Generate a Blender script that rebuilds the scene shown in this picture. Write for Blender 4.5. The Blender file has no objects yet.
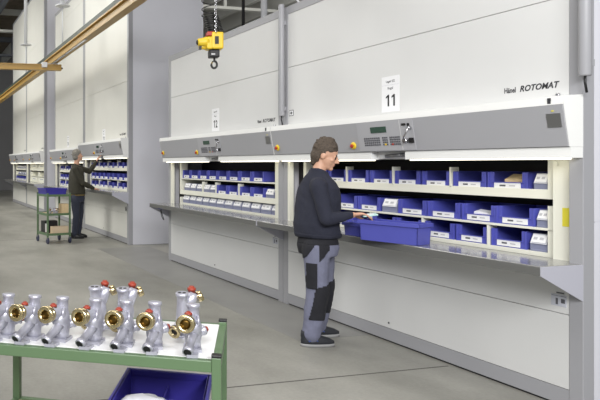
import bpy, bmesh, math, random
from mathutils import Vector, Matrix, noise
R = math.radians
random.seed(7)
SC = bpy.context.scene
COL = SC.collection

# ---------------------------------------------------------------- camera, world, lights, exposure
cam = bpy.data.cameras.new('camera')
cam.sensor_width = 36.0
cam.lens = 36.0 * 633 / 600
cam.shift_x = (300 - 79) / 600
cam.shift_y = -(200 - 164.5) / 600
cam.clip_start = 0.05
cam_o = bpy.data.objects.new('camera', cam)
cam_o.location = (0, 0, 1.55)
cam_o.rotation_euler = (R(90), 0, R(-14.66))
COL.objects.link(cam_o)
SC.camera = cam_o

world = bpy.data.worlds.new('hall_ambient')
world.use_nodes = True
bg = world.node_tree.nodes['Background']
bg.inputs[0].default_value = (0.93, 0.97, 1.0, 1)
bg.inputs[1].default_value = 0.42
SC.world = world

def area(name, loc, target, sx, sy, power, col=(1, 1, 1)):
    l = bpy.data.lights.new(name, 'AREA')
    l.shape = 'RECTANGLE'
    l.size, l.size_y, l.energy, l.color = sx, sy, power, col
    o = bpy.data.objects.new(name, l)
    o.location = loc
    d = Vector(target) - Vector(loc)
    o.rotation_euler = d.to_track_quat('-Z', 'Y').to_euler()
    COL.objects.link(o)
    return o

area('hall_and_fill_light', (0.6, 5.0, 7.6), (1.2, 5.0, 0), 3.5, 6.0, 340, (1, .99, .97))
area('hall_and_fill_light', (-1.2, 13.0, 7.4), (1.4, 13.0, 0), 2.5, 6.0, 640, (1, .99, .94))
area('hall_and_fill_light', (-1.6, 22.0, 7.4), (1.4, 22.0, 0), 2.5, 6.0, 980, (1, .99, .94))
area('hall_and_fill_light', (9.0, 12.0, 4.5), (11.5, 20.0, 8.2), 4.0, 4.0, 560, (1, .98, .93))  # added uplight hidden behind the cabinets, brightens the roof beams
area('hall_and_fill_light', (-2.5, -4.0, 5.0), (4.0, 10.0, 1.2), 4.0, 2.5, 760, (1, 1, 1))  # added fill from behind the camera, lifts the side walls; not a hall lamp
area('photo_light', (1.7, -1.4, 3.5), (3.8, 8.0, 1.3), 1.6, 1.2, 185, (1, 1, 1))

SC.view_settings.view_transform = 'Standard'
SC.view_settings.look = 'None'
SC.view_settings.gamma = 1
SC.view_settings.exposure = -0.13
SC.view_settings.use_curve_mapping = False

# ---------------------------------------------------------------- materials
def lin(c):
    return tuple((v / 12.92 if v <= .04045 else ((v + .055) / 1.055) ** 2.4) for v in (x / 255 for x in c)) + (1,)

def mat(name, rgb, rough=.5, metal=0.0, noise=0.0, scale=20, bump=0.0, spec=None, emit=None, coat=0):
    m = bpy.data.materials.new(name)
    m.use_nodes = True
    nt = m.node_tree
    b = nt.nodes['Principled BSDF']
    c = lin(rgb)
    b.inputs['Base Color'].default_value = c
    b.inputs['Roughness'].default_value = rough
    b.inputs['Metallic'].default_value = metal
    if coat: b.inputs['Coat Weight'].default_value = coat
    if spec is not None: b.inputs['Specular IOR Level'].default_value = spec
    if emit:
        b.inputs['Emission Color'].default_value = lin(emit[0])
        b.inputs['Emission Strength'].default_value = emit[1]
    if noise or bump:
        tc = nt.nodes.new('ShaderNodeTexCoord')
        n = nt.nodes.new('ShaderNodeTexNoise')
        n.inputs['Scale'].default_value = scale
        n.inputs['Detail'].default_value = 4
        nt.links.new(tc.outputs['Object'], n.inputs['Vector'])
        if noise:
            r = nt.nodes.new('ShaderNodeValToRGB')
            r.color_ramp.elements[0].color = tuple(v * (1 - noise) for v in c[:3]) + (1,)
            r.color_ramp.elements[1].color = tuple(min(1, v * (1 + noise)) for v in c[:3]) + (1,)
            r.color_ramp.elements[0].position = .3
            r.color_ramp.elements[1].position = .7
            nt.links.new(n.outputs['Fac'], r.inputs['Fac'])
            nt.links.new(r.outputs['Color'], b.inputs['Base Color'])
        if bump:
            bp = nt.nodes.new('ShaderNodeBump')
            bp.inputs['Strength'].default_value = bump
            bp.inputs['Distance'].default_value = .01
            nt.links.new(n.outputs['Fac'], bp.inputs['Height'])
            nt.links.new(bp.outputs['Normal'], b.inputs['Normal'])
    return m

M = dict(
    panel=mat('panel_white', (212, 212, 211), .45, noise=.012, scale=3),
    valance=mat('valance_white', (234, 234, 232), .45),
    cream=mat('panel_cream', (219, 218, 211), .45, noise=.012, scale=3),
    post=mat('post_grey', (158, 158, 162), .4),
    side=mat('side_grey', (212, 212, 219), .33, noise=.015, scale=2),
    hood=mat('hood_grey', (164, 164, 168), .42),
    ctrl=mat('control_grey', (172, 172, 176), .42),
    white=mat('shelf_white', (230, 229, 216), .4),
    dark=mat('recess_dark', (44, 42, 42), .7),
    black=mat('black_plastic', (24, 24, 26), .45),
    blue=mat('bin_blue', (80, 84, 172), .38, noise=.03, scale=6),
    deep=mat('crate_blue', (58, 52, 148), .38),
    label=mat('label_paper', (232, 232, 234), .6),
    ink=mat('ink', (50, 50, 54), .6),
    greybin=mat('box_grey_blue', (128, 132, 158), .3),
    clear=mat('box_front_clear', (196, 198, 208), .25),
    counter=mat('counter_top', (150, 150, 150), .16, metal=.35, noise=.04, scale=9),
    apron=mat('counter_edge', (112, 112, 110), .35, metal=.3),
    bracket=mat('bracket_lilac_grey', (178, 178, 188), .4),
    soft=mat('print_grey', (182, 182, 188), .6),
    seam=mat('joint_filler', (84, 82, 78), .8),
    lcd=mat('lcd_green', (52, 78, 66), .2),
    key=mat('key_grey', (92, 92, 98), .5),
    red=mat('red_plastic', (176, 50, 30), .35),
    yellow=mat('yellow_plastic', (234, 200, 52), .4),
    sticker=mat('sticker_yellow', (226, 214, 60), .5),
    chrome=mat('chrome', (205, 205, 208), .18, metal=1),
    steel=mat('brushed_steel', (150, 150, 150), .35, metal=.9),
    lamp=mat('lamp_diffuser', (255, 250, 225), .4, emit=((255, 248, 225), 2.8)),
    green=mat('frame_green', (90, 114, 82), .4, noise=.02, scale=8),
    board=mat('white_board', (236, 236, 236), .35),
    alu=mat('cast_aluminium', (184, 184, 195), .36, metal=.5, noise=.03, scale=60, bump=.12),
    brass=mat('brass', (204, 188, 146), .26, metal=1),
    brassd=mat('brass_inside', (96, 74, 36), .4, metal=1),
    plug=mat('red_plug', (150, 56, 38), .45),
    hole=mat('bore_dark', (22, 22, 24), .6),
    card=mat('cardboard', (214, 190, 150), .8, noise=.04, scale=30),
    paper=mat('paper_white', (225, 225, 232), .7),
    gold=mat('girder_ochre', (172, 138, 70), .42),
    dgreen=mat('rail_dark_green', (48, 58, 46), .5),
    beam=mat('beam_light_grey', (200, 201, 196), .5),
    beamd=mat('beam_dark_grey', (92, 96, 104), .6),
    roof=mat('roof_brown', (112, 102, 90), .8, noise=.2, scale=3),
    wall=mat('wall_grey', (122, 122, 124), .8, noise=.03, scale=1),
    pipe=mat('pipe_pale', (205, 206, 208), .4),
    rubber=mat('rubber_blue_grey', (52, 56, 78), .6),
    skin=mat('skin', (204, 158, 132), .5, noise=.04, scale=40),
    lip=mat('lip', (170, 106, 92), .5),
    eye=mat('eye_dark', (44, 34, 30), .3),
    hairb=mat('hair_brown', (78, 67, 57), .75, noise=.35, scale=90, bump=.6),
    hairg=mat('hair_grey', (128, 124, 116), .8, noise=.25, scale=90, bump=.6),
    navy=mat('sweater_navy', (36, 38, 52), .9, noise=.06, scale=60, bump=.15),
    olive=mat('sweater_olive', (52, 50, 40), .9, noise=.06, scale=60, bump=.15),
    shirt=mat('shirt_hem', (120, 104, 66), .9),
    work=mat('trouser_grey', (112, 114, 134), .9, noise=.05, scale=50, bump=.2),
    patch=mat('trouser_black', (30, 30, 36), .9, noise=.06, scale=50),
    jeans=mat('jeans_dark', (48, 52, 66), .9, noise=.08, scale=50, bump=.2),
    shoe=mat('shoe_black', (38, 40, 46), .6),
    shoeb=mat('shoe_blue_trim', (70, 90, 150), .6),
    sole=mat('sole_grey', (150, 150, 150), .7),
    mint=mat('wrapper_mint', (186, 220, 214), .4),
    tan=mat('carton_tan', (206, 186, 158), .8),
)

# concrete floor
fm = bpy.data.materials.new('concrete_floor'); fm.use_nodes = True
nt = fm.node_tree; b = nt.nodes['Principled BSDF']
tc = nt.nodes.new('ShaderNodeTexCoord')
n1 = nt.nodes.new('ShaderNodeTexNoise'); n1.inputs['Scale'].default_value = .8; n1.inputs['Detail'].default_value = 7; n1.inputs['Roughness'].default_value = .62
n2 = nt.nodes.new('ShaderNodeTexNoise'); n2.inputs['Scale'].default_value = 38; n2.inputs['Detail'].default_value = 5
mp = nt.nodes.new('ShaderNodeMapping'); mp.inputs['Scale'].default_value = (1.0, .55, 1)
nt.links.new(tc.outputs['Object'], mp.inputs['Vector'])
nt.links.new(mp.outputs['Vector'], n1.inputs['Vector']); nt.links.new(tc.outputs['Object'], n2.inputs['Vector'])
r1 = nt.nodes.new('ShaderNodeValToRGB')
r1.color_ramp.elements[0].position = .32; r1.color_ramp.elements[0].color = lin((122, 121, 114))
r1.color_ramp.elements[1].position = .68; r1.color_ramp.elements[1].color = lin((164, 162, 155))
nt.links.new(n1.outputs['Fac'], r1.inputs['Fac'])
mx = nt.nodes.new('ShaderNodeMixRGB'); mx.blend_type = 'OVERLAY'; mx.inputs['Fac'].default_value = .16
nt.links.new(r1.outputs['Color'], mx.inputs[1]); nt.links.new(n2.outputs['Fac'], mx.inputs[2])
nt.links.new(mx.outputs['Color'], b.inputs['Base Color'])
b.inputs['Roughness'].default_value = .42
bp = nt.nodes.new('ShaderNodeBump'); bp.inputs['Strength'].default_value = .05; bp.inputs['Distance'].default_value = .004
nt.links.new(n2.outputs['Fac'], bp.inputs['Height']); nt.links.new(bp.outputs['Normal'], b.inputs['Normal'])
M['floor'] = fm
# painted walkway strip colour (a thin coat laid over the concrete)
M['strip'] = mat('floor_coat', (134, 133, 130), .4, noise=.07, scale=2.5)

# ---------------------------------------------------------------- mesh builder
class MB:
    def __init__(s): s.bm = bmesh.new()
    def _m(s, f0, mi):
        if mi:
            s.bm.faces.ensure_lookup_table()
            for f in s.bm.faces[f0:]: f.material_index = mi
    def box(s, x0, x1, y0, y1, z0, z1, mi=0, mtx=None):
        f0 = len(s.bm.faces)
        v = [Vector((x, y, z)) for x in (x0, x1) for y in (y0, y1) for z in (z0, z1)]
        if mtx: v = [mtx @ p for p in v]
        v = [s.bm.verts.new(p) for p in v]
        for q in ((0, 1, 3, 2), (4, 6, 7, 5), (0, 4, 5, 1), (2, 3, 7, 6), (0, 2, 6, 4), (1, 5, 7, 3)):
            s.bm.faces.new([v[i] for i in q])
        s._m(f0, mi); return s
    def rings(s, rings, cap=True, closed=False, mi=0, smooth=True):
        f0 = len(s.bm.faces)
        R_ = [[s.bm.verts.new(p) for p in r] for r in rings]
        n = len(R_[0])
        prs = list(zip(R_[:-1], R_[1:])) + ([(R_[-1], R_[0])] if closed else [])
        for a, c in prs:
            for i in range(n):
                f = s.bm.faces.new((a[i], a[(i + 1) % n], c[(i + 1) % n], c[i])); f.smooth = smooth
        if cap and not closed:
            s.bm.faces.new(R_[0][::-1]); s.bm.faces.new(R_[-1])
        s._m(f0, mi); return s
    @staticmethod
    def frame(d):
        d = d.normalized()
        u = d.cross(Vector((0, 0, 1)) if abs(d.z) < .9 else Vector((0, 1, 0))).normalized()
        return d, u, d.cross(u)
    def prof(s, p0, p1, pr, n=20, mi=0, smooth=True, cap=True):
        """lathe: pr = [(t along p0->p1 in metres, radius)]"""
        p0, p1 = Vector(p0), Vector(p1)
        d, u, w = s.frame(p1 - p0)
        return s.rings([[p0 + d * t + (u * math.cos(2 * math.pi * i / n) + w * math.sin(2 * math.pi * i / n)) * r for i in range(n)] for t, r in pr], mi=mi, smooth=smooth, cap=cap)
    def cyl(s, p0, p1, r0, r1=None, n=16, mi=0):
        L = (Vector(p1) - Vector(p0)).length
        return s.prof(p0, p1, [(0, r0), (L, r0 if r1 is None else r1)], n, mi)
    def tube(s, pts, r, n=8, mi=0, closed=False):
        pts = [Vector(p) for p in pts]; out = []; u = None
        for i, p in enumerate(pts):
            a = pts[max(i - 1, 0)]; c = pts[min(i + 1, len(pts) - 1)]
            d = (c - a).normalized()
            if u is None: _, u, w = s.frame(d)
            else:
                u = (u - d * u.dot(d)).normalized(); w = d.cross(u)
            out.append([p + (u * math.cos(2 * math.pi * k / n) + w * math.sin(2 * math.pi * k / n)) * r for k in range(n)])
        return s.rings(out, mi=mi)
    def ball(s, c, r, mi=0, seg=16, rot=None):
        c = Vector(c); rr = Vector(r) if hasattr(r, '__len__') else Vector((r, r, r))
        f0 = len(s.bm.faces); rows = []
        for j in range(1, seg // 2):
            t = math.pi * j / (seg // 2)
            rows.append([Vector((math.sin(t) * math.cos(2 * math.pi * i / seg) * rr.x, math.sin(t) * math.sin(2 * math.pi * i / seg) * rr.y, math.cos(t) * rr.z)) for i in range(seg)])
        T = (lambda p: c + (rot @ p if rot else p))
        V = [[s.bm.verts.new(T(p)) for p in r_] for r_ in rows]
        t0 = s.bm.verts.new(T(Vector((0, 0, rr.z)))); t1 = s.bm.verts.new(T(Vector((0, 0, -rr.z))))
        for i in range(seg):
            k = (i + 1) % seg
            s.bm.faces.new((t0, V[0][i], V[0][k])).smooth = True
            s.bm.faces.new((t1, V[-1][k], V[-1][i])).smooth = True
            for a, e in zip(V[:-1], V[1:]):
                s.bm.faces.new((a[i], e[i], e[k], a[k])).smooth = True
        s._m(f0, mi); return s
    def limb(s, pts):
        """chain of round cones: [(point, radius)]"""
        for (p, r) in pts: s.ball(p, r, seg=14)
        for (p, r), (q, t) in zip(pts[:-1], pts[1:]): s.cyl(p, q, r, t, 14)
        return s
    def prism(s, poly, axis, a0, a1, mi=0):
        """poly in the two other axes (order x,y,z without axis)"""
        def P(u, v, a):
            return {'x': (a, u, v), 'y': (u, a, v), 'z': (u, v, a)}[axis]
        return s.rings([[Vector(P(u, v, a)) for u, v in poly] for a in (a0, a1)], smooth=False, mi=mi)
    def obj(s, name, mats, parent=None, bevel=0, seg=2):
        bm = s.bm
        bmesh.ops.recalc_face_normals(bm, faces=bm.faces)
        if bevel:
            e = [e for e in bm.edges if len(e.link_faces) == 2 and e.calc_face_angle(0) > .9]
            bmesh.ops.bevel(bm, geom=e, offset=bevel, segments=seg, affect='EDGES', profile=.5, clamp_overlap=True)
        me = bpy.data.meshes.new(name); bm.to_mesh(me); bm.free()
        for m in (mats if isinstance(mats, (list, tuple)) else [mats]): me.materials.append(M[m] if isinstance(m, str) else m)
        o = bpy.data.objects.new(name, me); COL.objects.link(o)
        if parent: o.parent = parent
        return o

def tag(o, label=None, cat=None, group=None, kind=None):
    if label: o['label'] = label
    if cat: o['category'] = cat
    if group: o['group'] = group
    if kind: o['kind'] = kind
    return o

def thing(name, label, cat, loc=(0, 0, 0), rz=0, group=None):
    o = bpy.data.objects.new(name, None); COL.objects.link(o)
    o.empty_display_size = .1
    o.location = loc; o.rotation_euler = (0, 0, rz)
    return tag(o, label, cat, group)

def dup(root, loc, rz=0, label=None, group=None, sy=None):
    r = root.copy(); COL.objects.link(r); r.location = loc; r.rotation_euler = (0, 0, rz)
    if sy: r.scale = (1, sy, 1)
    if label: r['label'] = label
    if group: r['group'] = group
    for ch in list(root.children):
        c = ch.copy(); COL.objects.link(c); c.parent = r
        for g in ch.children:
            d = g.copy(); COL.objects.link(d); d.parent = c
    return r

# lettering in a plane facing -X (reads towards -Y)
FACE = Matrix(((0, 0, -1), (-1, 0, 0), (0, 1, 0)))
def text(name, s, h, m, parent, loc, rot=FACE, shear=0, bold=0, squeeze=1, align='CENTER'):
    cu = bpy.data.curves.new(name, 'FONT'); cu.body = s; cu.size = h / .72
    cu.align_x = align; cu.shear = shear; cu.offset = bold * h; cu.extrude = .0003; cu.resolution_u = 3
    t = bpy.data.objects.new(name, cu); COL.objects.link(t)
    dg = bpy.context.evaluated_depsgraph_get()
    me = bpy.data.meshes.new_from_object(t.evaluated_get(dg))
    bpy.data.objects.remove(t); bpy.data.curves.remove(cu)
    if squeeze != 1:
        for v in me.vertices: v.co.x *= squeeze
    me.materials.clear(); me.materials.append(M[m])
    o = bpy.data.objects.new(name, me); COL.objects.link(o)
    o.parent = parent; o.matrix_local = Matrix.Translation(loc) @ rot.to_4x4()
    return o

# ---------------------------------------------------------------- setting
def struct(name, mb, m): return tag(mb.obj(name, m), kind='structure')
struct('floor', MB().box(-9, 18, -5, 38, -.2, 0), 'floor')
struct('ceiling', MB().box(-9, 18, -5, 38, 8.2, 8.4), 'roof')
struct('wall_back', MB().box(-9, 18, 38, 38.2, 0, 8.4), 'wall')
struct('wall_right', MB().box(18, 18.2, -5, 38, 0, 8.4), 'wall')
struct('trim_walkway', MB().box(3.28, 4.3, 4.9, 11.2, 0, .0012), 'strip')
mb = MB()
mb.box(-9, 3.98, 3.985, 4.0, .0, .0008); mb.box(-9, 3.98, 12.9, 12.915, 0, .0008)
struct('trim_joint', mb, 'seam')
for i, y in enumerate((9, 15, 21, 27, 33)):
    mb = MB()
    mb.box(-9, 18, y - .12, y + .12, 7.96, 8.19); mb.box(-9, 18, y - .12, y + .12, 7.2, 7.3)
    x = -9
    while x < 3.5:
        mb.cyl((x, y, 7.28), (x + .7, y, 8.0), .035, n=8); mb.cyl((x + .7, y, 8.0), (x + 1.4, y, 7.28), .035, n=8); x += 1.4
    for x in (5, 8, 11, 14, 17): mb.box(x - .05, x + .05, y - .05, y + .05, 7.25, 8.0)
    tag(mb.obj('roof_truss', 'beam' if i < 4 else 'beamd'), kind='structure')
for x in (5.2, 6.6, 8.0, 9.4, 10.8, 12.2, 13.6, 15.0, 16.4, 0.5, 2.2, 3.4):
    tag(MB().box(x - .09, x + .09, -5, 37.9, 7.96 - (.42 if x > 4 else .2), 8.19).obj('roof_purlin', 'beam' if x > 4 else 'beamd'), kind='structure')

# ---------------------------------------------------------------- storage cabinets
W = 3.285
FX = 4.01
def cabinet(Y0, H, dz, label, number=None, logo=True, duct=None, wall_side=False, rows=(), divs=((), (), ()), marks=True, cable=False, tall=False, icon=False, thick=(0,)):
    t = thing('rotary_storage_cabinet', label, 'storage cabinet', (FX, Y0, 0), 0, 'rotary storage cabinets along the hall')
    D = 1.57
    wm = 'cream' if tall else 'panel'
    zo0, zo1 = .90 + dz, 1.655 + dz
    # frame: posts, top beam, plinth
    p = MB(); p.box(0, .09, 0, .088, 0, H); p.obj('post', 'post', t, .004)
    p = MB(); p.box(0, .09, W - .088, W, 0, H); p.obj('post', 'post', t, .004)
    MB().box(.002, .09, .088, W - .088, H - .085, H).obj('top_rail', 'post', t)
    MB().box(.004, .09, .088, W - .088, .016, .12).obj('plinth', 'post', t)
    MB().box(.02, D, .021, W - .021, 0, .016).obj('foot_gap', 'black', t)
    # panels
    MB().box(.004, .03, .09, W - .09, .123, .594 + .0).obj('lower_panel', wm, t, .002)
    MB().box(.004, .03, .09, W - .09, .598, zo0).obj('lower_panel', wm, t, .002)
    zs = [zo1] + ([2.622] if not tall else [3.17, 5.55]) + [H - .086]
    for a, c in zip(zs[:-1], zs[1:]):
        if c > a: MB().box(.004, .03, .09, W - .09, a + .002, c - .002).obj('upper_panel', wm, t, .002)
    # side walls with horizontal sheet joints, back and top
    js = [0, 1.19, 3.56, H] if tall else [0, 1.19, H]
    for y0, y1 in ((0.0, .02), (W - .02, W)):
        mb = MB()
        for a, c in zip(js[:-1], js[1:]): mb.box(.09, D, y0, y1, a + .003, c - .003)
        mb.box(.1, D - .01, y0 + .004, y1 - .004, 0, H)
        mb.obj('side_wall', 'side', t)
    MB().box(D - .02, D, .02, W - .02, 0, H).obj('back_wall', 'side', t)
    MB().box(.09, D - .02, .02, W - .02, H - .03, H - .005).obj('top_cover', 'post', t)
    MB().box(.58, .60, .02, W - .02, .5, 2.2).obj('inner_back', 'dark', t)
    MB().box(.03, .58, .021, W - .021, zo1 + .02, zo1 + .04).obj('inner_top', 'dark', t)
    # opening jambs
    mb = MB(); mb.box(.055, .075, .088, .235, zo0, zo1); mb.box(.05, .056, .20, .212, zo1 - .11, zo1 - .085); mb.box(.05, .056, .088, .098, zo0 + .03, zo0 + .07)
    mb.obj('guide_panel', 'white', t)
    MB().box(.0, .05, W - .125, W - .088, zo0, zo1).obj('guide_panel', 'white', t)
    mb = MB(); mb.box(.16, .19, W - .26, W - .06, zo0, zo1)
    rail = mb.obj('guide_rail', 'dark', t)
    mb = MB()
    for k in range(7): mb.cyl((.154, W - .165, zo0 + .08 + .1 * k), (.162, W - .165, zo0 + .08 + .1 * k), .007, n=10)
    mb.obj('bolt_hole', 'chrome', rail)
    # hood: white top strip + inclined grey face + end cheeks
    hz = dz
    mb = MB()
    mb.prism([(.0, 1.985 + hz), (-.155, 1.975 + hz), (-.16, 1.922 + hz), (.0, 1.922 + hz)], 'y', .0, W)
    mb.prism([(.0, 1.66 + hz), (.0, 1.922 + hz), (-.155, 1.922 + hz), (-.108, 1.66 + hz)], 'y', 0.0, .004)
    mb.prism([(.0, 1.66 + hz), (.0, 1.922 + hz), (-.155, 1.922 + hz), (-.108, 1.66 + hz)], 'y', W - .004, W)
    mb.obj('hood_shell', 'valance', t)
    MB().prism([(-.0, 1.661 + hz), (-.0, 1.921 + hz), (-.160, 1.921 + hz), (-.112, 1.661 + hz)], 'y', .005, W - .005).obj('hood_face', 'hood', t, .003)
    def F(z): return -.112 - (z - 1.661) / .26 * .048       # hood face depth at height z (before dz)
    tilt = math.atan2(.048, .26)
    FT = Matrix.Rotation(-tilt, 3, 'Y') @ FACE
    def hplate(y0, y1, z0, z1, th, mi=0, mb=None):
        mb = mb or MB()
        mb.rings([[Vector((F(z) - e, y, z + hz)) for (y, z) in ((y0, z0), (y1, z0), (y1, z1), (y0, z1))] for e in (0, th)], smooth=False, mi=mi)
        return mb
    cp = hplate(1.216, 1.875, 1.668, 1.916, .004).obj('control_panel', 'ctrl', t)
    hplate(1.515, 1.70, 1.822, 1.872, .008).obj('display', 'lcd', cp)
    for (a, c, cols) in ((1.60, 1.80, 8), (1.51, 1.575, 3), (1.37, 1.49, 6)):
        mb = hplate(a - .002, c + .002, 1.712, 1.785, .0045, 1)
        for r_ in range(4):
            for k in range(cols):
                w_ = (c - a) / cols; z = 1.713 + .019 * r_
                hplate(a + w_ * k + w_ * .12, a + w_ * (k + 1) - w_ * .12, z, z + .014, .0065, 0, mb)
        mb.obj('keypad', ['key', 'ctrl'], cp)
    mb = hplate(1.53, 1.55, 1.713, 1.727, .008); hplate(1.45, 1.468, 1.713, 1.727, .008, 1, mb); mb.obj('coloured_key', ['yellow', 'red'], cp)
    hplate(1.355, 1.358, 1.668, 1.916, .0055).obj('seam_line', 'panel', cp)
    mb = hplate(1.29, 1.33, 1.868, 1.884, .012); hplate(1.25, 1.268, 1.858, 1.884, .012, 0, mb); hplate(1.225, 1.27, 1.725, 1.765, .014, 0, mb)
    sw = mb.obj('switch', 'black', cp)
    mb = MB(); c0 = Vector((F(1.745) - .004, 1.30, 1.745 + hz)); mb.cyl(c0, c0 + Vector((-.03, 0, 0)), .02); c1 = Vector((F(1.85) - .004, 1.245, 1.845 + hz)); mb.cyl(c1, c1 + Vector((-.025, 0, 0)), .014)
    mb.tube([c1 + Vector((-.02, 0, 0)), c1 + Vector((-.024, .02, -.04)), c1 + Vector((-.02, .045, -.07)), c0 + Vector((-.03, 0, .01))], .006)
    mb.obj('key_switch', 'chrome', cp)
    for (y, z) in ((1.95, 1.722), (3.19, 1.735)):
        c = Vector((F(z), y, z + hz)); d = Vector((-math.cos(tilt), 0, math.sin(tilt) * -1))
        e = MB().prof(c, c + d, [(0, .032), (.006, .034), (.012, .03), (.013, .012)], 20).obj('emergency_stop', 'yellow', t)
        MB().prof(c + d * .01, c + d, [(0, .009), (.01, .009), (.011, .017), (.02, .018), (.025, .011)], 18).obj('button', 'red', e)
    if marks:
        mb = hplate(.026, .115, 1.782, 1.868, .004); pl = mb.obj('rating_plate', 'steel', t)
        hplate(.066, .078, 1.88, 1.888, .004).obj('indicator_light', 'sticker', t)
        c = Vector((.004, .158, 1.998 + hz)); MB().prof(c, c + Vector((-1, 0, 0)), [(0, .012), (.012, .012), (.014, .008)], 14).obj('lock', 'chrome', t)
        mb = MB(); c = Vector((.004, 1.66, .168)); mb.prof(c, c + Vector((-1, 0, 0)), [(0, .009), (.004, .008)], 12); mb.obj('lock', 'ink', t)
        st = MB().box(.0015, .004, .105, .205, .64, .715).obj('data_plate', 'clear' if not tall else 'steel', t)
        mb = MB(); mb.box(.001, .002, .108, .202, .704, .707); mb.obj('print', 'key', st)
        for q_ in ((.115, .14, .662, .69), (.16, .175, .65, .69), (.12, .17, .722, .73)): MB().box(.001, .002, *q_).obj('print', 'key', st)
    # light valance with gap for the lever
    for y0, y1 in ((.0, 1.356), (1.756, W)):
        v = MB().prism([(-.10, 1.659 + hz), (-.10, 1.592 + hz), (-.0005, 1.592 + hz), (-.0005, 1.659 + hz)], 'y', max(y0, .001), min(y1, W - .001)).obj('light_valance', 'valance', t)
        a, c = (y0 + .07, y1 - .03) if y0 == 0 else (y0 + .06, y1 - .10)
        MB().box(-.08, -.004, a, c, 1.582 + hz, 1.5915 + hz).obj('lamp', 'lamp', v)
    MB().box(.001, .07, .089, W - .089, 1.595 + hz, 1.655 + hz).obj('header_panel', 'valance', t)
    mb = MB(); mb.box(-.03, -.001, 1.358, 1.754, 1.60 + hz, 1.659 + hz); mb.obj('lever_housing', 'valance', t)
    mb = MB(); mb.cyl((-.05, 1.63, 1.622 + hz), (-.05, 1.45, 1.63 + hz), .014); mb.prof((-.05, 1.45, 1.63 + hz), (-.05, 1.38, 1.632 + hz), [(0, .016), (.03, .016), (.07, .004)], 12); mb.box(-.05, -.02, 1.56, 1.6, 1.615 + hz, 1.635 + hz)
    mb.obj('lever', 'steel', t)
    # counter
    ct = MB().box(-.33, .07, .0095, W - .0095, .902 + dz, .93 + dz).obj('counter', 'counter', t, .004)
    MB().box(-.332, -.318, .0095, W - .0095, .872 + dz, .922 + dz).obj('edge_strip', 'apron', ct)
    for y in (.004, W - .004):
        MB().prism([(-.33, .928 + dz), (-.33, .870 + dz), (.002, .70 + dz), (.002, .928 + dz)], 'y', y - .0035, y + .0045).obj('bracket', 'bracket', ct)
    if number:
        sg = MB().box(.002, .004, 1.535, 1.745, 2.008, 2.318).obj('number_sign', 'label', t)
        sg['label'] = 'paper sign numbered %s' % number
        for k, ch in enumerate(number):
            yc = 1.64 + (.5 - k) * .068
            if ch == '1':
                MB().prism([(yc - .020, 2.058), (yc - .003, 2.058), (yc - .003, 2.138), (yc + .018, 2.128), (yc + .018, 2.142), (yc - .006, 2.158), (yc - .020, 2.158)], 'x', .0005, .0015).obj('digit', 'black', sg)
            else: text('digit', ch, .1, 'black', sg, (.0012, yc, 2.058), bold=.03, squeeze=.8)
        text('lettering', 'Lager 02', .022, 'ink', sg, (.0012, 1.64, 2.265))
        text('lettering', 'Regal', .022, 'ink', sg, (.0012, 1.64, 2.205))
        MB().box(.001, .002, 1.537, 1.743, 2.242, 2.2435).obj('rule_line', 'clear', sg)
    if logo:
        lg = text('lettering', 'Hänel', .037, 'ink', t, (.003, .545, 2.048 + dz), bold=.03, squeeze=.74, align='LEFT')
        lg = text('lettering', 'ROTOMAT', .040, 'ink', t, (.003, .428, 2.048 + dz), shear=.25, bold=.04, squeeze=.98, align='LEFT')
    if icon:
        ic = MB().box(.002, .004, W - .195, W - .115, 2.083, 2.147).obj('pictogram', 'ink', t)
        MB().box(.001, .0022, W - .189, W - .121, 2.089, 2.141).obj('plate', 'label', ic)
        mb = MB(); mb.box(.0002, .0014, W - .18, W - .13, 2.112, 2.118); mb.obj('print', 'ink', ic); mb = MB(); mb.box(.0002, .0014, W - .165, W - .145, 2.10, 2.13); mb.obj('print', 'ink', ic)
    if duct is not None:
        mb = MB(); mb.prof((-.045, duct, 2.09), (-.045, duct, H + .02), [(0, .03), (.01, .034), (H - 2.08, .034), (H - 2.06, .03)], 20)
        mb.box(-.045, -.001, duct - .025, duct + .025, 2.15, 2.19); mb.box(-.045, -.001, duct - .025, duct + .025, H - .2, H - .15); du = mb.obj('cable_duct', 'post', t)
        MB().tube([(-.045, duct, 2.1), (-.045, duct, 2.05), (-.03, duct + .001, 1.99)], .007).obj('cable', 'black', du)
        mb = MB(); mb.box(-.162, -.158, .08, .1, 1.93, 1.965); mb.obj('catch', 'ink', t)
    # carriers
    for k, (fl, th) in enumerate(rows):
        c = MB()
        c.box(.09, .10, .262, W - .262, fl - th, fl + (.012 if th > .03 else 0)); c.box(.10, .50, .262, W - .262, fl - .012, fl)
        sh = c.obj('shelf', 'white', t, .001)
        top = rows[k - 1][0] - rows[k - 1][1] - .045 if (k and rows[k - 1][1] > .03) else (rows[k - 1][0] - .012 if k else zo1 + .02)
        for y0 in (.252, W - .297):
            MB().box(.088, .50 if k else .20, y0, y0 + .045, fl - th, top).obj('end_wall', 'white', sh)
        for y in divs[k]:
            MB().box(.09, .17, y - .006, y + .006, fl, min(top, fl + .16)).obj('divider', 'white', sh)
    if cable:
        mb = MB(); mb.box(-.20, -.13, W - .1, W - .04, .835, .868); pl = mb.obj('plug_socket', 'deep', t, .004)
        pts = [(-.16 + .01 * math.sin(a), W - .07 - .12 * (1 - math.cos(a)) * .5, .83 - .16 * math.sin(a / 2)) for a in [i * .35 for i in range(19)]]
        MB().tube(pts, .006).obj('cable', 'black', pl)
    return t

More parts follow.
